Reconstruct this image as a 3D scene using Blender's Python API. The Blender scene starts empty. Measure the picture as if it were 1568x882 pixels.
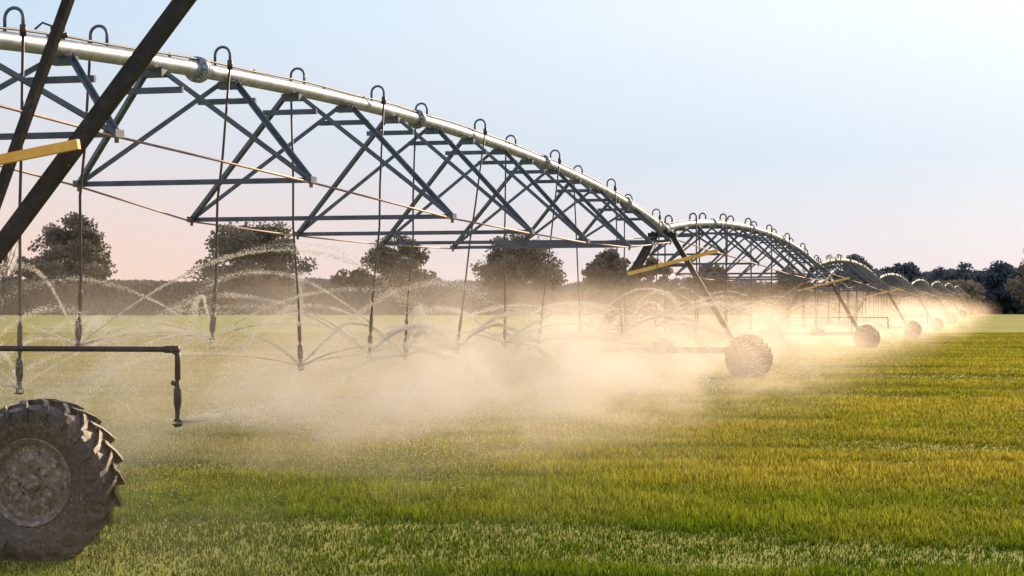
import bpy, math, random
import numpy as np
from mathutils import Vector
random.seed(7); rng=np.random.default_rng(7)
scene=bpy.context.scene
F=3000.0; CAMH=1.85

def gh(x,y):
    t=np.clip((np.asarray(y,dtype=float)-150)/180.0,0,1); t=t*t*(3-2*t)
    return 1.35*t
# ------------------------------------------------------------ materials
def newmat(name):
    m=bpy.data.materials.new(name); m.use_nodes=True
    nt=m.node_tree
    for n in list(nt.nodes):
        if n.type!='OUTPUT_MATERIAL': nt.nodes.remove(n)
    out=[n for n in nt.nodes if n.type=='OUTPUT_MATERIAL'][0]
    return m,nt,out
def N(nt,t,**kw):
    n=nt.nodes.new(t)
    for k,v in kw.items(): setattr(n,k,v)
    return n
def ramp(nt,fac,stops):
    r=N(nt,'ShaderNodeValToRGB'); e=r.color_ramp.elements
    while len(e)<len(stops): e.new(0.5)
    for i,(p,c) in enumerate(stops):
        e[i].position=p; e[i].color=(c[0],c[1],c[2],1)
    nt.links.new(fac,r.inputs[0]); return r.outputs[0]
def noisy(name,stops,scale=5,rough=0.6,metal=0.0,detail=6,bump=0.0,stretch=(1,1,1),nrough=.6,spec=.5):
    m,nt,out=newmat(name)
    tc=N(nt,'ShaderNodeTexCoord'); mp=N(nt,'ShaderNodeMapping'); mp.inputs['Scale'].default_value=stretch
    nt.links.new(tc.outputs['Object'],mp.inputs[0])
    no=N(nt,'ShaderNodeTexNoise'); no.inputs['Scale'].default_value=scale; no.inputs['Detail'].default_value=detail
    no.inputs['Roughness'].default_value=nrough
    nt.links.new(mp.outputs[0],no.inputs['Vector'])
    col=ramp(nt,no.outputs['Fac'],stops)
    b=N(nt,'ShaderNodeBsdfPrincipled'); nt.links.new(col,b.inputs['Base Color'])
    b.inputs['Roughness'].default_value=rough; b.inputs['Metallic'].default_value=metal
    b.inputs['Specular IOR Level'].default_value=spec
    if bump:
        bp=N(nt,'ShaderNodeBump'); bp.inputs['Strength'].default_value=bump; bp.inputs['Distance'].default_value=.02
        nt.links.new(no.outputs['Fac'],bp.inputs['Height']); nt.links.new(bp.outputs[0],b.inputs['Normal'])
    nt.links.new(b.outputs[0],out.inputs['Surface'])
    return m
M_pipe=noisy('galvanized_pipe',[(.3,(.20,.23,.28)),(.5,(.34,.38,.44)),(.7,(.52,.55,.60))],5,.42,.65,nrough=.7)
M_pipe2=noisy('glare_dulled_pipe',[(.3,(.10,.12,.15)),(.7,(.20,.22,.26))],3,.6,.3)  # same galvanized pipe, coloured darker on far spans to take out sun glare
M_steel=noisy('weathered_steel',[(.3,(.06,.078,.105)),(.6,(.115,.14,.18)),(.75,(.16,.125,.10))],4,.5,.3)
M_dark=noisy('dark_leg_steel',[(.35,(.014,.014,.017)),(.62,(.035,.031,.032)),(.75,(.10,.075,.06))],9,.6,.0,bump=.3,spec=.3)
M_rust=noisy('rusty_rod',[(.3,(.22,.11,.075)),(.7,(.42,.26,.20))],6,.6,.2)
M_hose=noisy('hose_rubber',[(.3,(.025,.018,.017)),(.7,(.07,.045,.036))],12,.5,0)
M_yellow=noisy('yellow_paint',[(.3,(.85,.38,.05)),(.7,(.97,.62,.12))],5,.45,0)
M_tyre=noisy('muddy_tyre_rubber',[(.36,(.014,.011,.010)),(.51,(.055,.040,.031)),(.61,(.13,.09,.065)),(.67,(.42,.34,.28))],30,.3,0,bump=.5,nrough=.82)
M_rim=noisy('muddy_wheel_rim',[(.36,(.08,.062,.052)),(.53,(.19,.135,.105)),(.63,(.48,.38,.31))],22,.4,.1,bump=.3,nrough=.82)

# ------------------------------------------------------------ mesh builder
class MB:
    def __init__(s): s.v=[]; s.f=[]
    def tube(s,path,r,n=8,cap=True):
        path=[Vector(p) for p in path]; k=len(path); b=len(s.v)
        rs=r if isinstance(r,(list,tuple)) else [r]*k
        prev=None
        for i,p in enumerate(path):
            if i==0: d=path[1]-path[0]
            elif i==k-1: d=path[-1]-path[-2]
            else: d=(path[i+1]-path[i-1])
            d.normalize()
            if prev is None:
                a=Vector((0,0,1)) if abs(d.z)<.9 else Vector((1,0,0))
                x=d.cross(a).normalized()
            else:
                x=(prev-d*prev.dot(d)).normalized()
            prev=x; y=d.cross(x)
            for j in range(n):
                an=2*math.pi*j/n
                q=p+(x*math.cos(an)+y*math.sin(an))*rs[i]; s.v.append(q[:])
        for i in range(k-1):
            for j in range(n):
                a=b+i*n+j; c=b+i*n+(j+1)%n
                s.f.append((a,c,c+n,a+n))
        if cap:
            s.f.append(tuple(b+j for j in range(n))[::-1]); s.f.append(tuple(b+(k-1)*n+j for j in range(n)))
    def beam(s,p0,p1,w,h,up=(0,0,1)):
        p0=Vector(p0);p1=Vector(p1); d=(p1-p0).normalized(); up=Vector(up)
        if abs(d.dot(up))>.97: up=Vector((1,0,0))
        x=d.cross(up).normalized(); y=x.cross(d); b=len(s.v)
        for p in (p0,p1):
            for sx,sy in ((-1,-1),(1,-1),(1,1),(-1,1)):
                s.v.append((p+x*sx*w/2+y*sy*h/2)[:])
        for q in ((0,3,2,1),(4,5,6,7),(0,1,5,4),(1,2,6,5),(2,3,7,6),(3,0,4,7)):
            s.f.append(tuple(b+i for i in q))
    def angle(s,p0,p1,w=.06,t=.012):
        p0=Vector(p0);p1=Vector(p1); d=(p1-p0).normalized(); up=Vector((0,0,1))
        if abs(d.dot(up))>.97: up=Vector((1,0,0))
        x=d.cross(up).normalized(); y=x.cross(d); b=len(s.v)
        sec=[(0,0),(w,0),(w,t),(t,t),(t,w),(0,w)]
        for p in (p0,p1):
            for sx,sy in sec: s.v.append((p+x*(sx-w/2)+y*(sy-w/2))[:])
        for i in range(6):
            j=(i+1)%6; s.f.append((b+i,b+j,b+j+6,b+i+6))
        s.f.append(tuple(b+i for i in (3,2,1,0))); s.f.append(tuple(b+i for i in (5,4,3,0)))
        s.f.append(tuple(b+6+i for i in (0,1,2,3))); s.f.append(tuple(b+6+i for i in (0,3,4,5)))
    def obj(s,name,mat,parent=None,smooth=False):
        me=bpy.data.meshes.new(name); me.from_pydata(s.v,[],s.f); me.update()
        if smooth: me.shade_smooth()
        me.materials.append(mat)
        o=bpy.data.objects.new(name,me); scene.collection.objects.link(o)
        if parent: o.parent=parent
        return o
def np_mesh(name,verts,loops,counts,mat,attrs=None,parent=None):
    me=bpy.data.meshes.new(name)
    me.vertices.add(len(verts)); me.vertices.foreach_set('co',verts.astype(np.float32).ravel())
    me.loops.add(len(loops)); me.loops.foreach_set('vertex_index',loops.astype(np.int32))
    me.polygons.add(len(counts)); st=np.concatenate([[0],np.cumsum(counts)[:-1]])
    me.polygons.foreach_set('loop_start',st.astype(np.int32))
    me.update(calc_edges=True)
    if attrs:
        for k,a in attrs.items():
            at=me.attributes.new(k,'FLOAT','POINT'); at.data.foreach_set('value',a.astype(np.float32))
    me.materials.append(mat)
    o=bpy.data.objects.new(name,me); scene.collection.objects.link(o)
    if parent: o.parent=parent
    return o

# ------------------------------------------------------------ irrigation machine
root=bpy.data.objects.new('center_pivot_irrigation_sprinkler',None); scene.collection.objects.link(root)
V=(0.9681,-0.2507); U=(0.2507,0.9681)
P=[(-5.99,15.6),(4.24,55.1)]
for k in range(1,8): P.append((4.24+11.06*k,55.1+43*k))
def W(k,t,lat,h):
    a,b=P[k],P[k+1]
    x=a[0]+(b[0]-a[0])*t+V[0]*lat; y=a[1]+(b[1]-a[1])*t+V[1]*lat
    return Vector((x,y,h+float(gh(0,y))))
def TW(k,s,lat,h):
    x=P[k][0]+U[0]*s+V[0]*lat; y=P[k][1]+U[1]*s+V[1]*lat
    return Vector((x,y,h+float(gh(0,P[k][1]))))
BOW=[.91]
def HP(t): return 4.17+BOW[0]*(max(0,4*t*(1-t)))**.85
pipe=MB(); pipe2=MB(); steel=MB(); rods=MB(); hoses=MB(); nozz=MB(); hoops=MB(); cable=MB(); gus=MB()
nozzles=[]
tk=[.098+.109*i for i in range(8)]
wk=[1.15,1.52,1.98,2.02,1.98,1.9,1.55,1.2]; hk=[3.60,3.43,3.20,3.16,3.16,3.22,3.43,3.64]
ns=len(P)-1
span0=[]
for xc,side,b in [(-60,1,None),(20,1,None),(150,-1,(118,530)),(340,1,(325,518)),(455,-1,(460,560)),(578,1,(566,542)),(645,-1,(620,545)),(735,1,(700,535)),
                  (782,-1,(773,525)),(850,1,(825,522)),(885,-1,(889,515)),(936,1,(952,510)),(962,-1,(958,500)),(1005,1,(1003,500))]:
    r_=(xc-784)/F; t=(r_*(15.6-side*.025)+5.99-side*.097)/(10.23-r_*39.5)
    z_=15.6+39.5*t
    span0.append((t,side,((b[0]-784)/F*z_,CAMH-(b[1]-478)/F*z_) if b else None))
for k in range(ns):
    near=k<2
    BOW[0]=.91 if k==0 else (.84 if k==1 else .72)
    nseg=40 if near else 16
    pp=pipe if near else pipe2
    pp.tube([W(k,i/nseg,0,HP(i/nseg)) for i in range(nseg+1)],.095,20 if k==0 else 10)
    cable.tube([W(k,i/nseg,.03,HP(i/nseg)+.115+.01*math.sin(i*1.7)) for i in range(nseg+1)],.014,6)
    for tf in (.21,.43,.65,.87,.012,.988):
        for dd in (-.0006,.0009):
            pp.tube([W(k,tf+dd-.0004,0,HP(tf)),W(k,tf+dd+.0004,0,HP(tf))],.16,20)
        if k==0:
            for j in range(10):
                a=j*math.pi/5; c=(math.cos(a)*.135,math.sin(a)*.135)
                pipe.tube([W(k,tf-.002,c[0],HP(tf)+c[1]),W(k,tf+.002,c[0],HP(tf)+c[1])],.014,6)
    L=[];R=[]
    for t,w,h in zip(tk,wk,hk):
        l=W(k,t,-w,h); r=W(k,t,w,h); L.append(l);R.append(r)
        steel.angle(l,r,.065)
        for sgn in (-1,1):
            ta=t+sgn*.0273
            top=HP(ta)-.07
            steel.angle(W(k,ta,-.07,top),l,.06); steel.angle(W(k,ta,.07,top),r,.06)
            gus.beam(W(k,ta-.0018,0,HP(ta)-.13),W(k,ta+.0018,0,HP(ta)-.13),.26,.09)
            gus.beam(W(k,ta,-.42,HP(ta)-.33),W(k,ta,.36,HP(ta)-.33),.05,.07)
        for q in (l,r):
            gus.beam(q-Vector((.025,.09,0)),q+Vector((.025,.09,0)),.07,.08)
            rods.tube([q-Vector((0,0,.09)),q+Vector((0,0,.04))],.024,6)
    for side,Ls in ((-1,L),(1,R)):
        pts=[W(k,.004,side*.12,HP(0)-.18)]+Ls+[W(k,.996,side*.12,HP(1)-.18)]
        for a,b in zip(pts[:-1],pts[1:]): rods.tube([a-Vector((0,0,.03)),b-Vector((0,0,.03))],.0135 if k==0 else .016,6)
    if k==0: th=span0
    else: th=[(.035+.0715*i,-1 if i%2==0 else 1,None) for i in range(14)]
    for i,(t,side,bt) in enumerate(th):
        H=HP(t); rr=.10; n=10
        path=[W(k,t,0,H+.07),W(k,t,0,H+.22)]
        for j in range(1,n+1):
            a=math.pi*j/n; path.append(W(k,t,side*(rr-rr*math.cos(a)),H+.22+rr*math.sin(a)))
        path.append(W(k,t,side*2*rr,H+.1))
        hoops.tube(path,.018 if k==0 else .026,8)
        nozz.tube([path[-1]+Vector((0,0,.05)),path[-1]-Vector((0,0,.06))],.034,8)
        nh=1.22+random.uniform(-.13,.1)
        lean=random.uniform(-.12,.05)
        top=path[-1]; bot=W(k,t,side*2*rr+lean,nh)
        if bt: bot=Vector((bt[0],bot.y,bt[1]))
        mid=top.lerp(bot,.5)+Vector((random.uniform(-.05,.05)+.03*lean,0,0))
        q1=top.lerp(bot,.25).lerp(mid,.35); q3=top.lerp(bot,.78)
        hoses.tube([top,q1,mid,q3,bot],.016 if k==0 else .022,7)
        d=(bot-top).normalized()
        nozz.tube([bot-d*.62,bot-d*.6,bot-d*.36,bot-d*.34],[.02,.027,.027,.02],8)
        nozz.tube([bot-d*.3,bot-d*.27,bot-d*.12,bot-d*.05,bot,bot+d*.015],[.018,.038,.038,.022,.03,.045],10)
        nozz.tube([bot+d*.05,bot+d*.065],[.05,.03],10)
        for a in (0,2.1,4.2):
            o_=Vector((math.cos(a)*.04,math.sin(a)*.04,0)); nozz.tube([bot+o_,bot+o_+d*.055],.005,4)
        nozzles.append((k,bot))
    for i in range(14):
        t=.06+.065*i
        nozz.tube([W(k,t,0,HP(t)+.08),W(k,t,0,HP(t)+.14)],.02,8)
BOW[0]=.91
for t,lat in ((.122,0),):
    b=W(0,t,lat,HP(t))
    nozz.tube([b,b+Vector((0,0,.22))],.02,8); nozz.tube([b+Vector((-.07,0,.2)),b+Vector((.07,0,.2))],.035,10)
    nozz.tube([b+Vector((0,0,.2)),b+Vector((-.16,0,.26)),b+Vector((-.24,0,.19))],.012,6)
    nozz.tube([b+Vector((-.12,.05,.11)),b+Vector((.1,0,.13))],.03,8)

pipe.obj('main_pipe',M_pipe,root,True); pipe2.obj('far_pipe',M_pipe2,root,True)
steel.obj('truss_struts',M_steel,root); gus.obj('truss_brackets',M_steel,root)
rods.obj('truss_rods',M_rust,root,True); hoops.obj('gooseneck_pipes',M_steel,root,True)
cable.obj('control_cable',M_hose,root,True)

# towers
legs=MB(); ybar=MB(); boom=MB(); gear=MB()
WS=-.20
for k in range(len(P)):
    gear.tube([TW(k,-.38,0,4.17),TW(k,-.3,0,4.17),TW(k,.3,0,4.17),TW(k,.38,0,4.17)],[.1,.17,.17,.1],14)
    legs.beam(TW(k,0,-.4,4.02),TW(k,0,.4,4.02),.3,.12)
    for sd in (-1,1):
        if not(k==0 and sd==1):
            legs.beam(TW(k,-.05,sd*.22,4.1),TW(k,.1,sd*2.05,.92),.15,.15)
            legs.angle(TW(k,.3,sd*.22,4.02),TW(k,.45,sd*1.95,.92),.09)
        for hh,f in ((3.15,.29),):
            if sd==1 and k>0: legs.angle(TW(k,-.2,-(.22+1.83*f),hh),TW(k,-.2,(.22+1.83*f),hh),.06)
    legs.beam(TW(k,.14,-2.4,.78),TW(k,.14,2.4,.78),.18,.17)
    gear.tube([TW(k,.1,-.35,.84),TW(k,.1,-.3,.84),TW(k,.1,.3,.84),TW(k,.1,.35,.84)],[.1,.17,.17,.1],12)
    gear.beam(TW(k,.1,-.12,1.03),TW(k,.1,.12,1.03),.22,.14)
    gear.tube([TW(k,.02,-2.0,.72),TW(k,.02,2.0,.72)],.025,8)
    for sd in (-1,1):
        gear.tube([TW(k,-.12,sd*2.42,.59),TW(k,.25,sd*2.42,.59)],[.10,.17],12)
    if k!=1:
        e=3.8 if k==0 else 3.5; hb=1.58
        pth=[TW(k,-.45,-2.6,hb),TW(k,-.45,e-.05,hb),TW(k,-.45,e,hb-.04),TW(k,-.45,e,1.36)]
        boom.tube(pth,.021,10)
        boom.tube([TW(k,-.45,e-.1,hb),TW(k,-.45,e+.01,hb)],.028,10)
        boom.tube([TW(k,-.45,e,1.38),TW(k,-.45,e,1.31),TW(k,-.45,e,1.29),TW(k,-.45,e,1.19),TW(k,-.45,e,1.14),TW(k,-.45,e,1.08),TW(k,-.45,e,1.06)],[.017,.017,.029,.029,.018,.018,.034],10)
        boom.tube([TW(k,-.45,e,1.04),TW(k,-.45,e,1.02)],[.04,.026],10)
        boom.tube([TW(k,-.45,e-.045,1.34),TW(k,-.45,e,1.32)],.018,8)
        boom.beam(TW(k,.1,1.7,.85),TW(k,-.45,1.7,hb),.04,.04)
        nozzles.append((100+k,TW(k,-.45,e,1.05)))
    if k==0: ybar.beam(TW(0,0,-.9,2.54),TW(0,0,2.78,3.13),.05,.075)
    else: ybar.beam(TW(k,-.3,-.95,2.92),TW(k,-.3,1.6,3.56),.06,.10)
def PX(x,y,z): return Vector(((x-784)/F*z,z,CAMH+(478-y)/F*z))
a0=TW(0,.1,2.0,.9)
thick_top=PX(306,-34,15.0); thin_top=PX(117,-40,15.3)
legs.beam(PX(-145,575,15.6),thick_top,.115,.115)
legs.beam(PX(-100,575,15.7),thin_top,.07,.07)
legs.beam(thick_top+Vector((.1,0,.03)),TW(0,-.3,-.2,4.42),.1,.1)
legs.beam(PX(-145,575,15.6),a0,.12,.12)
legs.obj('tower_legs',M_dark,root); ybar.obj('tower_yellow_bar',M_yellow,root)
boom.obj('boom_pipe',M_hose,root,True); gear.obj('drive_gearboxes',M_dark,root,True)
hoses.obj('drop_hoses',M_hose,root,True); nozz.obj('spray_nozzles',M_hose,root,True)

def wheel_mesh():
    ty=MB(); n=72
    prof=[(-.13,.31),(-.165,.335),(-.19,.42),(-.195,.49),(-.18,.545),(-.12,.572),(0,.58),(.12,.572),(.18,.545),(.195,.49),(.19,.42),(.165,.335),(.13,.31)]
    def ring(mb,prof,n):
        b=len(mb.v); m=len(prof)
        for j in range(n):
            a=2*math.pi*j/n
            for x,r in prof: mb.v.append((x,r*math.cos(a),r*math.sin(a)))
        for j in range(n):
            for i in range(m-1):
                p=b+j*m+i; q=b+((j+1)%n)*m+i
                mb.f.append((p,p+1,q+1,q))
    ring(ty,prof,n)
    nl=21
    for sd in (-1,1):
        for i in range(nl):
            a0=2*math.pi*(i+(.5 if sd>0 else 0))/nl
            def pt(x,r,a,da): 
                return (sd*x,r*math.cos(a0+a+da),r*math.sin(a0+a+da))
            secs=[(-.015,.562,.615,0.0),(.06,.562,.617,.09),(.13,.555,.612,.19),(.185,.53,.592,.24),(.205,.46,.51,.26)]
            b=len(ty.v)
            for x,r0,r1,a in secs:
                w=.042
                xo = x+ (0.012 if x>.15 else 0)
                ty.v+= [pt(x,r0,a,-w*1.2),pt(xo,r1,a,-w*.75),pt(xo,r1,a,w*.75),pt(x,r0,a,w*1.2)]
            for s_ in range(len(secs)-1):
                for q in range(4):
                    p=b+s_*4+q; r=b+s_*4+(q+1)%4
                    ty.f.append((p,r,r+4,p+4))
            ty.f.append((b,b+1,b+2,b+3)); e=b+4*(len(secs)-1); ty.f.append((e+3,e+2,e+1,e))
    rm=MB()
    ring(rm,[(-.165,.335),(-.175,.325),(-.16,.305),(-.15,.29),(-.12,.275),(-.115,.25),(-.13,.17),(-.125,.1),(-.125,.0)],48)
    ring(rm,[(.165,.335),(.175,.325),(.15,.305),(.10,.285),(.02,.275),(.0,.25),(-.02,.17),(-.02,.1),(-.02,.0)],48)
    rm.tube([(-.12,0,0),(-.165,0,0),(-.18,0,0)],[.075,.07,.045],20)
    for j in range(9):
        a=2*math.pi*j/9; c=(.115*math.cos(a),.115*math.sin(a))
        rm.tube([(-.11,c[0],c[1]),(-.15,c[0],c[1])],.013,6)
    for j in range(8):
        a=2*math.pi*j/8+.2; c=(.225*math.cos(a),.225*math.sin(a))
        rm.tube([(-.10,c[0],c[1]),(-.14,c[0],c[1])],.02,8)
    return ty,rm
ty,rm=wheel_mesh()
to=ty.obj('tyre',M_tyre,None,False); ro=rm.obj('wheel_rim',M_rim,None,False)
ang=math.atan2(U[1],U[0])
first=True
for k in range(len(P)):
    for sd in (-1,1):
        loc=TW(k,WS,sd*2.42+(.16 if k==0 else .03),.58)
        rx=random.uniform(0,6)
        for src,nm in ((to,'tyre'),(ro,'wheel_rim')):
            if first: o=src
            else: o=bpy.data.objects.new(nm,src.data); scene.collection.objects.link(o)
            o.parent=root; o.location=loc
            o.rotation_mode='XYZ'
            s_=1.0 if k==0 else 1.07
            o.rotation_euler=(rx,0,ang); o.scale=(1.05,s_,s_)
        first=False

# ------------------------------------------------------------ water droplets
m,nt,out=newmat('water_droplets')
d=N(nt,'ShaderNodeBsdfDiffuse'); d.inputs[0].default_value=(.98,.95,.90,1)
tr=N(nt,'ShaderNodeBsdfTranslucent'); tr.inputs[0].default_value=(1,.97,.92,1)
mx=N(nt,'ShaderNodeMixShader'); mx.inputs[0].default_value=.72
nt.links.new(d.outputs[0],mx.inputs[1]); nt.links.new(tr.outputs[0],mx.inputs[2]); nt.links.new(mx.outputs[0],out.inputs['Surface'])
M_drop=m
pts=[];sz=[]
def jet(p0,az,el,sp,n,tight,size,tmax=None,drag=.22):
    p0=np.array(p0[:]); v=np.array([math.cos(az)*math.cos(el),math.sin(az)*math.cos(el),math.sin(el)])*sp
    T=(v[2]+math.sqrt(v[2]**2+2*9.8*max(p0[2]-.1,.1)))/9.8
    if tmax: T=min(T,tmax)
    f=rng.random(n)**1.2; t=f*T
    te=t*(1-drag*t)
    q=p0+v*te[:,None]; q[:,2]+=v[2]*(t-te)*.5-4.9*t*t
    ph=random.uniform(0,6.28); wob=np.sin(f*random.uniform(14,30)+ph)*.02*f*2
    q[:,0]+=wob; q[:,2]+=wob*.7-.05*f
    q[:,0]-=.35*f*f*rng.random(n)
    q+=rng.normal(size=(n,3))*(tight*(.12+1.8*f[:,None]**1.3))
    gate=(np.sin(f*random.uniform(25,60)+ph)*.25+.85)*(1.05-.45*f)>rng.random(n)
    q=q[gate]; f=f[gate]
    pts.append(q); sz.append(size*rng.uniform(.4,1.4,len(f))*(1-.25*f))
for k,p in nozzles:
    if k>=100 : continue
    if k>4: continue
    sc=[1,.4,.2,.1,.05][k]; size=[.0032,.0085,.012,.015,.02][k]
    if k==0: size=.00014*p.y+.0014
    for j in range(random.choice([5,6,7,8]) if k==0 else 3):
        az=random.choice([0,math.pi])+random.gauss(0,.7)
        jet(p,az,random.uniform(.1,.85),random.uniform(4.2,8.8),int(4600*sc*random.uniform(.4,1.3)),random.choice([.022,.035,.06]),size)
    for j in range(26):
        jet(p,random.uniform(0,6.28),random.uniform(-.05,.6),random.uniform(2.5,6.8),int(200*sc)+1,.18,size*.75)
pb=[p for k,p in nozzles if k==100][0]
for j in range(18): jet(pb,random.gauss(0.35,.22),random.gauss(.15,.09),random.uniform(6.5,10),650,.05,.0032,.34)
jet(pb,math.pi-.5,.35,4,300,.03,.0026,.12)
for j in range(3): jet(pb,-1.57,-1.4,.2,14,.015,.005)
# stray drops hanging in the air around the near wheel
nn_=9000; q=np.stack([rng.normal(-3.2,1.6,nn_),rng.normal(17,2.5,nn_),rng.gamma(2.0,.4,nn_)+.15],1); pts.append(q[q[:,1]>13.4]); sz.append(np.full((q[:,1]>13.4).sum(),.0022))
P_=np.concatenate(pts); S_=np.concatenate(sz)
ok=P_[:,2]>.12; P_=P_[ok]; S_=S_[ok]; n=len(P_)
tet=np.array([[1,1,1],[1,-1,-1],[-1,1,-1],[-1,-1,1]])*.8
vv=(P_[:,None,:]+tet[None]*S_[:,None,None]).reshape(-1,3)
fi=np.array([0,1,2,0,3,1,0,2,3,1,3,2]); loops=(np.arange(n)[:,None]*4+fi[None]).ravel()
dr=np_mesh('spray_droplets',vv,loops,np.full(n*4,3),M_drop,parent=root)
print('droplets',n)

# ------------------------------------------------------------ mist
def box(name,x0,x1,y0,y1,z0,z1,mat):
    mb=MB()
    for z in (z0,z1):
        for x,y in ((x0,y0),(x1,y0),(x1,y1),(x0,y1)): mb.v.append((x,y,z))
    mb.f=[(0,3,2,1),(4,5,6,7),(0,1,5,4),(1,2,6,5),(2,3,7,6),(3,0,4,7)]
    return mb.obj(name,mat)
def mistmat(far):
    m,nt,out=newmat('water_mist')
    tc=N(nt,'ShaderNodeTexCoord'); sep=N(nt,'ShaderNodeSeparateXYZ'); nt.links.new(tc.outputs['Object'],sep.inputs[0])
    def mr(v,a,b,c,d,interp='SMOOTHSTEP'):
        r=N(nt,'ShaderNodeMapRange'); r.interpolation_type=interp
        r.inputs[1].default_value=a;r.inputs[2].default_value=b;r.inputs[3].default_value=c;r.inputs[4].default_value=d
        nt.links.new(v,r.inputs[0]); return r.outputs[0]
    def mul(a,b):
        r=N(nt,'ShaderNodeMath',operation='MULTIPLY')
        for i,q in enumerate((a,b)):
            if isinstance(q,float): r.inputs[i].default_value=q
            else: nt.links.new(q,r.inputs[i])
        return r.outputs[0]
    ab=N(nt,'ShaderNodeMath',operation='ABSOLUTE'); nt.links.new(sep.outputs['Y'],ab.inputs[0])
    lat=mr(ab.outputs[0],.5,7.4,1,0)
    if far:
        hh=mr(sep.outputs['Z'],.8,4.0,1,0); ss=mr(sep.outputs['X'],70,220,.22,.085)
    else:
        hh=mr(sep.outputs['Z'],.3,2.9,1,0)
        a_=mr(sep.outputs['X'],-44,-20,.18,1.0); b_=mr(sep.outputs['X'],-12,8,1,.22); ss=mul(a_,b_)
    mp=N(nt,'ShaderNodeMapping'); mp.inputs['Scale'].default_value=(.55,.8,1.1); nt.links.new(tc.outputs['Object'],mp.inputs[0])
    no=N(nt,'ShaderNodeTexNoise'); no.inputs['Scale'].default_value=.75; no.inputs['Detail'].default_value=2; nt.links.new(mp.outputs[0],no.inputs['Vector'])
    nn=mr(no.outputs['Fac'],.44,.62,.02,2.3)
    dens=mul(mul(mul(lat,hh),mul(ss,nn)),.115)
    vs=N(nt,'ShaderNodeVolumeScatter'); vs.inputs['Color'].default_value=(1,.85,.68,1); vs.inputs['Anisotropy'].default_value=.65
    nt.links.new(dens,vs.inputs['Density']); nt.links.new(vs.outputs[0],out.inputs['Volume'])
    m.cycles.volume_step_rate=1.0
    return m
mist=box('water_mist',-44,70,-8,8,.02,3.0,mistmat(False))
mist.location=(4.24,55.1,0); mist.rotation_euler=(0,0,ang)
mist2=box('water_mist',70.01,340,-8,8,.02,4.2,mistmat(True)); mist2.location=mist.location; mist2.rotation_euler=mist.rotation_euler

# ------------------------------------------------------------ ground
m,nt,out=newmat('field_ground')
tc=N(nt,'ShaderNodeTexCoord')
mp=N(nt,'ShaderNodeMapping'); mp.inputs['Scale'].default_value=(.03,.22,1); mp.inputs['Rotation'].default_value=(0,0,-.1); nt.links.new(tc.outputs['Object'],mp.inputs[0])
n1=N(nt,'ShaderNodeTexNoise'); n1.inputs['Scale'].default_value=1; n1.inputs['Detail'].default_value=7; n1.inputs['Roughness'].default_value=.65; nt.links.new(mp.outputs[0],n1.inputs['Vector'])
c1=ramp(nt,n1.outputs['Fac'],[(.3,(.20,.22,.035)),(.5,(.30,.30,.055)),(.7,(.40,.38,.08))])
b=N(nt,'ShaderNodeBsdfPrincipled'); b.inputs['Roughness'].default_value=.9; b.inputs['Specular IOR Level'].default_value=.1; nt.links.new(c1,b.inputs['Base Color'])
n2=N(nt,'ShaderNodeTexNoise'); n2.inputs['Scale'].default_value=4; n2.inputs['Detail'].default_value=5; nt.links.new(tc.outputs['Object'],n2.inputs['Vector'])
bp=N(nt,'ShaderNodeBump'); bp.inputs['Strength'].default_value=.6; bp.inputs['Distance'].default_value=.15
nt.links.new(n2.outputs['Fac'],bp.inputs['Height']); nt.links.new(bp.outputs[0],b.inputs['Normal']); nt.links.new(b.outputs[0],out.inputs['Surface'])
xs=np.linspace(-1500,1500,31); ys=np.concatenate([np.linspace(-60,140,21),np.linspace(150,340,39),np.linspace(360,3000,20)])
X,Y=np.meshgrid(xs,ys); Z=gh(X,Y)
vv=np.stack([X.ravel(),Y.ravel(),Z.ravel()],1); nx,ny=len(xs),len(ys)
idx=np.arange(nx*ny).reshape(ny,nx)
q=np.stack([idx[:-1,:-1],idx[:-1,1:],idx[1:,1:],idx[1:,:-1]],-1).reshape(-1,4)
g=np_mesh('field_ground',vv,q.ravel(),np.full(len(q),4),m); g.data.shade_smooth()

# ------------------------------------------------------------ grass
m,nt,out=newmat('young_grass')
at=N(nt,'ShaderNodeAttribute',attribute_name='h'); ar=N(nt,'ShaderNodeAttribute',attribute_name='rnd'); ap=N(nt,'ShaderNodeAttribute',attribute_name='pat')
cb=ramp(nt,at.outputs['Fac'],[(0,(.085,.08,.009)),(.45,(.29,.265,.025)),(1,(.66,.53,.085))])  # golden blades: bases darkened to paint in depth shade, tips yellower
cg=ramp(nt,at.outputs['Fac'],[(0,(.022,.042,.004)),(.45,(.095,.16,.010)),(1,(.27,.36,.018))])  # green blades: depth shade painted into the bases here too
mxc=N(nt,'ShaderNodeMix',data_type='RGBA'); nt.links.new(ap.outputs['Fac'],mxc.inputs[0]); nt.links.new(cg,mxc.inputs[6]); nt.links.new(cb,mxc.inputs[7])
hs=N(nt,'ShaderNodeHueSaturation'); nt.links.new(mxc.outputs[2],hs.inputs['Color'])
r=N(nt,'ShaderNodeMapRange'); r.inputs[3].default_value=.5; r.inputs[4].default_value=1.4; nt.links.new(ar.outputs['Fac'],r.inputs[0]); nt.links.new(r.outputs[0],hs.inputs['Value'])
d=N(nt,'ShaderNodeBsdfDiffuse'); nt.links.new(hs.outputs[0],d.inputs[0])
tr=N(nt,'ShaderNodeBsdfTranslucent'); nt.links.new(hs.outputs[0],tr.inputs[0])
mx=N(nt,'ShaderNodeMixShader'); mx.inputs[0].default_value=.55
nt.links.new(d.outputs[0],mx.inputs[1]); nt.links.new(tr.outputs[0],mx.inputs[2]); nt.links.new(mx.outputs[0],out.inputs['Surface'])
M_grass=m
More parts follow.
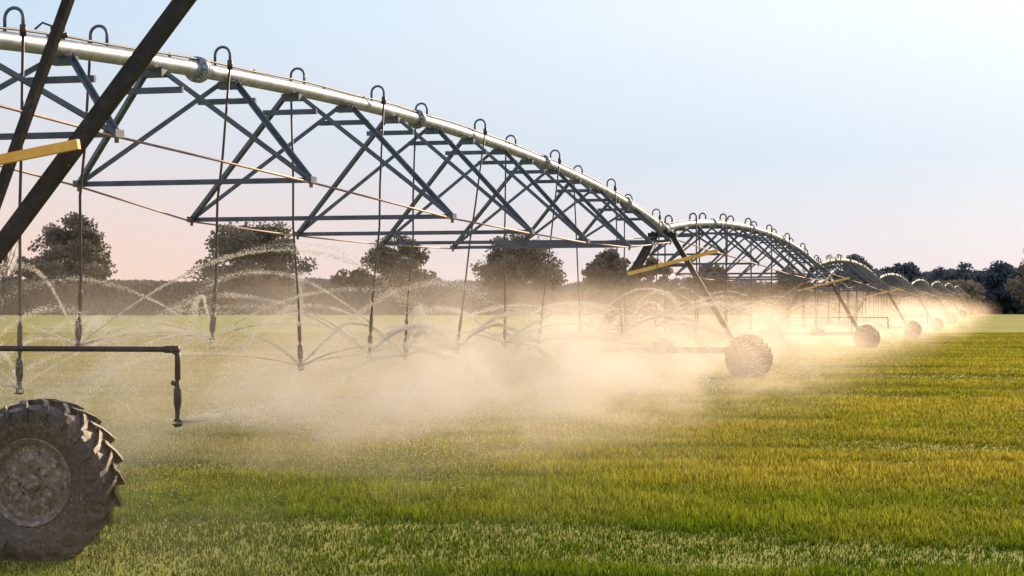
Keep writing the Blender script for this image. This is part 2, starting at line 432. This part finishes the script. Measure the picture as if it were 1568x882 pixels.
def vnoise(x,y,seed):
    r=np.random.default_rng(seed); tab=r.random((256,256))
    xi=np.floor(x).astype(int); yi=np.floor(y).astype(int); fx=x-xi; fy=y-yi
    fx=fx*fx*(3-2*fx); fy=fy*fy*(3-2*fy)
    g=lambda a,b: tab[a%256,b%256]
    return (g(xi,yi)*(1-fx)+g(xi+1,yi)*fx)*(1-fy)+(g(xi,yi+1)*(1-fx)+g(xi+1,yi+1)*fx)*fy
NB=1050000
zz=np.linspace(12.6,170,4000); pdf=(.29*zz+1.6)*(14/zz)**1.6; cdf=np.cumsum(pdf); cdf/=cdf[-1]
y=np.interp(rng.random(NB),cdf,zz); x=(rng.random(NB)*2-1)*(.29*y+1.6)
rowc=x*.16+y
pat=vnoise(x*.12+3,y*.35,1)*.45+vnoise(x*.7,y*.9,2)*.55
clump=vnoise(x*3.6,y*3.0,3)*.55+vnoise(x*1.1,y*.7,4)*.45
st1=vnoise(x*.06+y*.02,rowc*.5,5); st2=vnoise(x*.25,rowc*1.3,6)
streak=st1*.6+st2*.4
low=np.clip((.43-streak)/.14,0,1)
keep=rng.random(NB)<(.5+.5*clump)*(1-.35*low)
x=x[keep];y=y[keep];pat=pat[keep];clump=clump[keep];low=low[keep]; n=len(x)
hgt=(.045+.085*clump+.02*pat)*rng.uniform(.6,1.2,n)*(1-.45*low)
tall=rng.random(n)<.015; hgt[tall]*=1.4
wid=(.0030+.00034*y)*rng.uniform(.7,1.3,n)
az=rng.random(n)*2*np.pi; ln=hgt*rng.uniform(.1,.75,n)
base=np.stack([x,y,gh(x,y)-.01],1)
wd=np.stack([np.cos(az+1.57+rng.normal(0,.5,n)),np.sin(az+1.57),np.zeros(n)],1)*wid[:,None]
dirv=np.stack([np.cos(az),np.sin(az),np.zeros(n)],1)
up=np.array([0,0,1.])
mid=base+dirv*(ln*.3)[:,None]+up*(hgt*.6)[:,None]; tip=base+dirv*ln[:,None]+up*hgt[:,None]
vv=np.stack([base-wd*.6,base+wd*.6,mid-wd*.5,mid+wd*.5,tip],1).reshape(-1,3)
fi=np.array([0,1,3,2,2,3,4]); loops=(np.arange(n)[:,None]*5+fi[None]).ravel()
counts=np.tile([4,3],n)
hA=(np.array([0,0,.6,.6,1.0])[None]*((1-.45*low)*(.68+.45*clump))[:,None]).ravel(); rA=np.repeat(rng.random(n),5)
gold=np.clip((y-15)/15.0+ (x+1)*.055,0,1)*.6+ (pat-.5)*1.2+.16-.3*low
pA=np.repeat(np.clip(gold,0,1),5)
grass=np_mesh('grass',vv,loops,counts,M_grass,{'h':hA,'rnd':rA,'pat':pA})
print('blades',n)
sel=(rng.random(n)<.006)&(y<50)&(y>15); tp=tip[sel]; k_=len(tp); s_=.0016+.00009*tp[:,1]
vv=(tp[:,None,:]+tet[None]*(s_*rng.uniform(.5,1.2,k_))[:,None,None]).reshape(-1,3)
fi=np.array([0,1,2,0,3,1,0,2,3,1,3,2]); loops=(np.arange(k_)[:,None]*4+fi[None]).ravel()
np_mesh('dew_drops',vv,loops,np.full(k_*4,3),M_drop,parent=grass)

# ------------------------------------------------------------ trees
def leafmat(name,dark,light):
    m,nt,out=newmat(name)
    ar=N(nt,'ShaderNodeAttribute',attribute_name='rnd')
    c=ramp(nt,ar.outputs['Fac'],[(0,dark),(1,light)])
    d=N(nt,'ShaderNodeBsdfDiffuse'); tr=N(nt,'ShaderNodeBsdfTranslucent'); mx=N(nt,'ShaderNodeMixShader'); mx.inputs[0].default_value=.25
    nt.links.new(c,d.inputs[0]); nt.links.new(c,tr.inputs[0]); nt.links.new(d.outputs[0],mx.inputs[1]); nt.links.new(tr.outputs[0],mx.inputs[2]); nt.links.new(mx.outputs[0],out.inputs['Surface'])
    return m
M_leaf=leafmat('hazed_tree_leaves',(.13,.12,.105),(.28,.25,.19))  # aerial haze mixed into the leaf colour, no haze volume
M_leaf2=leafmat('hazed_far_leaves',(.15,.16,.19),(.24,.25,.28))  # distance haze painted in as pale grey-blue leaves
M_leaf3=leafmat('hazed_right_leaves',(.085,.11,.145),(.135,.165,.20))  # bluish distance haze painted into these leaves
M_reed=leafmat('dry_reeds',(.17,.14,.115),(.30,.24,.18))
M_bark=noisy('bark',[(.3,(.08,.065,.06)),(.7,(.14,.12,.10))],4,.9)
def leaves(name,C,size,rnd,mat,parent=None,vert=1.0):
    n=len(C)
    a=rng.normal(size=(n,3)); a/=np.linalg.norm(a,axis=1)[:,None]
    b=rng.normal(size=(n,3)); b-=a*(a*b).sum(1)[:,None]; b/=np.linalg.norm(b,axis=1)[:,None]
    s=(size*rng.uniform(.5,1.2,n))[:,None]
    a=a*s; b=b*s*.7; b[:,2]*=vert
    vv=np.stack([C-a,C-b,C+a,C+b],1).reshape(-1,3)
    return np_mesh(name,vv,np.arange(4*n),np.full(n,4),mat,{'rnd':np.repeat(rnd,4)},parent)
def tree(x,y,wd,ht,nclump=60,per=150,bare=False,mat=None,name='deciduous_tree',low=.10,size=.33):
    z0=float(gh(0,y))-.1
    par=bpy.data.objects.new(name,None); par.location=(x,y,z0); scene.collection.objects.link(par)
    tr=MB(); lean=random.uniform(-.03,.03)*ht
    tr.tube([(0,0,0),(lean*.2,0,ht*.25),(lean*.6,0,ht*.55),(lean,0,ht*.85)],[ht*.022,ht*.018,ht*.011,ht*.004],8)
    C=[];cr=[]
    if not bare: nclump=int(nclump*1.3)
    for i in range(nclump):
        while True:
            p=rng.uniform(-1,1,3); q=np.linalg.norm(p)
            if .3<q<1: break
        zc=low+(1-low)*(p[2]*.5+.5)
        w=wd*.5*(.85+.2*random.random())*(1.12 if p[2]<0 else 1.0)
        c=np.array([p[0]*w+lean*zc,p[1]*w,ht*zc*.94]); C.append(c); cr.append(wd*random.uniform(.085,.14))
    for c in C[:26 if not bare else 60]:
        st=Vector((lean*.4,0,c[2]*random.uniform(.35,.7))); e=Vector(c)
        mdp=st.lerp(e,.5)+Vector((0,0,-.06*ht*random.random()))
        tr.tube([st,mdp,e],[ht*.007,ht*.004,ht*.0015],5,False)
        if bare:
            for j in range(5):
                st2=mdp.lerp(e,random.random()); e2=st2+Vector((random.uniform(-1,1),random.uniform(-1,1),random.uniform(.2,1.3)))*ht*.07
                tr.tube([st2,e2],[.05,.02],4,False)
    tr.obj('trunk_and_limbs',M_bark,par,False)
    if not bare:
        L=[];R=[]
        for c,r in zip(C,cr):
            k=int(per*random.uniform(.6,1.3)); d=rng.normal(size=(k,3)); d/=np.linalg.norm(d,axis=1)[:,None]
            d*=(rng.random(k)**.5)[:,None]*r*np.array([1.2,1.2,.85]); L.append(c+d)
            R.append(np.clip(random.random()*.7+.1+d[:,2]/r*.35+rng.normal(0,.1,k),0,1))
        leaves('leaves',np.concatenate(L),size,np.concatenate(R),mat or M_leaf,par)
    return par
def XX(px,d): return (px-784)/F*d
D=350.
for px,w,h,kw in [(92,13,19,{'nclump':110}),(392,18.0,17.8,{'nclump':115}),(600,11.5,15.6,{'nclump':75}),(795,14.5,15.8,{'nclump':85}),(935,9,12.8,{}),(990,8,10.5,{}),
                 (535,8,8.6,{'nclump':35,'low':.02}),(55,8,12,{'nclump':40}),(1090,9,9.5,{'low':.05}),(1200,8,9,{'low':.05}),(-60,14,17,{}),(1650,16,16,{})]:
    tree(XX(px,D),D+random.uniform(-8,12),w,h,**kw)
tree(XX(10,D),D,9,17,bare=True)
D2=470.
for px,w,h in [(1385,11,13.0),(1310,10,15),(1445,12,11.5),(1490,13,12.5),(1530,12,12.7),(1575,14,13),(1625,13,13)]:
    tree(XX(px,D2),D2+random.uniform(-8,12),w,h,mat=M_leaf3,low=.02,nclump=70,per=150,size=.42)
def band(name,d,px0,px1,hfun,depth,n,size,mat,vert=1.0):
    x0,x1=XX(px0,d),XX(px1,d); xs=rng.uniform(x0,x1,n)
    top=hfun(xs); f=rng.random(n)**.75
    z=float(gh(0,d))+f*top; yy=d+rng.uniform(-.5,.5,n)*depth
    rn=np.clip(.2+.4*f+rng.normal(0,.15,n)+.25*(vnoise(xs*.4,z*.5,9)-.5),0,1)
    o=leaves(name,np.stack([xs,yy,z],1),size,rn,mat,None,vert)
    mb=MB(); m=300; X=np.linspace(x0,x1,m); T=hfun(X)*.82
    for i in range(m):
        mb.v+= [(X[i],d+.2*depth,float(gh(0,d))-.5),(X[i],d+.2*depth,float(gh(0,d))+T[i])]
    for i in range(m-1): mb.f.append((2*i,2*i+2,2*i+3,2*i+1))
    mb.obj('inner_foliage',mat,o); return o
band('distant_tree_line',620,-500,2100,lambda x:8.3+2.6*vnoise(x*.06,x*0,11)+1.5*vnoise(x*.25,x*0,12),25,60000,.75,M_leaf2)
band('distant_tree_line',500,1330,2100,lambda x:8.5+3.*vnoise(x*.09,x*0,13)+2.0*vnoise(x*.3,x*0,14),14,26000,.55,M_leaf3)
band('reed_hedge',338,-300,900,lambda x:2.6+1.8*vnoise(x*.08,x*0,15)+.8*vnoise(x*.5,x*0,16)+1.4*(x<-25),5,18000,.28,M_reed,2.5)
band('hedge',360,850,1500,lambda x:3.5+2.5*vnoise(x*.1,x*0,17)+1.*vnoise(x*.5,x*0,18),8,12000,.45,M_leaf)

# ------------------------------------------------------------ light
SUN_AZ=math.radians(30); SUN_EL=math.radians(20)
w=bpy.data.worlds.new('World'); scene.world=w; w.use_nodes=True; nt=w.node_tree
for n_ in list(nt.nodes): nt.nodes.remove(n_)
out=N(nt,'ShaderNodeOutputWorld')
sky=N(nt,'ShaderNodeTexSky'); sky.sky_type='NISHITA'; sky.sun_disc=False; sky.sun_elevation=SUN_EL; sky.sun_rotation=SUN_AZ; sky.dust_density=2.5; sky.air_density=1
bg=N(nt,'ShaderNodeBackground'); bg.inputs[1].default_value=.10; nt.links.new(sky.outputs[0],bg.inputs[0])
tc=N(nt,'ShaderNodeTexCoord'); sp=N(nt,'ShaderNodeSeparateXYZ'); nt.links.new(tc.outputs['Generated'],sp.inputs[0])
left=ramp(nt,sp.outputs['Z'],[(0,(.98,.68,.54)),(.035,(.93,.70,.61)),(.08,(.77,.74,.78)),(.15,(.59,.75,.92)),(.4,(.62,.67,.80)),(1,(.40,.46,.60))])
right=ramp(nt,sp.outputs['Z'],[(0,(.86,.73,.74)),(.03,(.76,.74,.81)),(.08,(.60,.74,.90)),(.15,(.80,.90,1.0)),(.4,(.80,.82,.88)),(1,(.40,.46,.60))])
mrn=N(nt,'ShaderNodeMapRange'); mrn.interpolation_type='SMOOTHSTEP'
mrn.inputs[1].default_value=-.32; mrn.inputs[2].default_value=.16; nt.links.new(sp.outputs['X'],mrn.inputs[0])
mc=N(nt,'ShaderNodeMix',data_type='RGBA'); nt.links.new(mrn.outputs[0],mc.inputs[0]); nt.links.new(left,mc.inputs[6]); nt.links.new(right,mc.inputs[7])
bg2=N(nt,'ShaderNodeBackground'); bg2.inputs[1].default_value=1.03; nt.links.new(mc.outputs[2],bg2.inputs[0])
ms=N(nt,'ShaderNodeMixShader'); ms.inputs[0].default_value=.92
nt.links.new(bg.outputs[0],ms.inputs[1]); nt.links.new(bg2.outputs[0],ms.inputs[2]); nt.links.new(ms.outputs[0],out.inputs[0])
sl=bpy.data.lights.new('sun','SUN'); sl.energy=5.0; sl.angle=math.radians(.5); sl.color=(1,.72,.43)
so=bpy.data.objects.new('sun',sl); scene.collection.objects.link(so)
sd=Vector((math.sin(SUN_AZ)*math.cos(SUN_EL),math.cos(SUN_AZ)*math.cos(SUN_EL),math.sin(SUN_EL)))
so.rotation_euler=sd.to_track_quat('Z','Y').to_euler()
cam=bpy.data.cameras.new('camera'); cam.lens=F/1568*36; cam.sensor_width=36; cam.clip_end=6000
co=bpy.data.objects.new('camera',cam); scene.collection.objects.link(co); co.location=(0,0,CAMH)
co.rotation_euler=(math.radians(90)+math.atan(37/F),0,0); scene.camera=co
scene.view_settings.view_transform='Standard'; scene.view_settings.look='None'; scene.view_settings.exposure=0
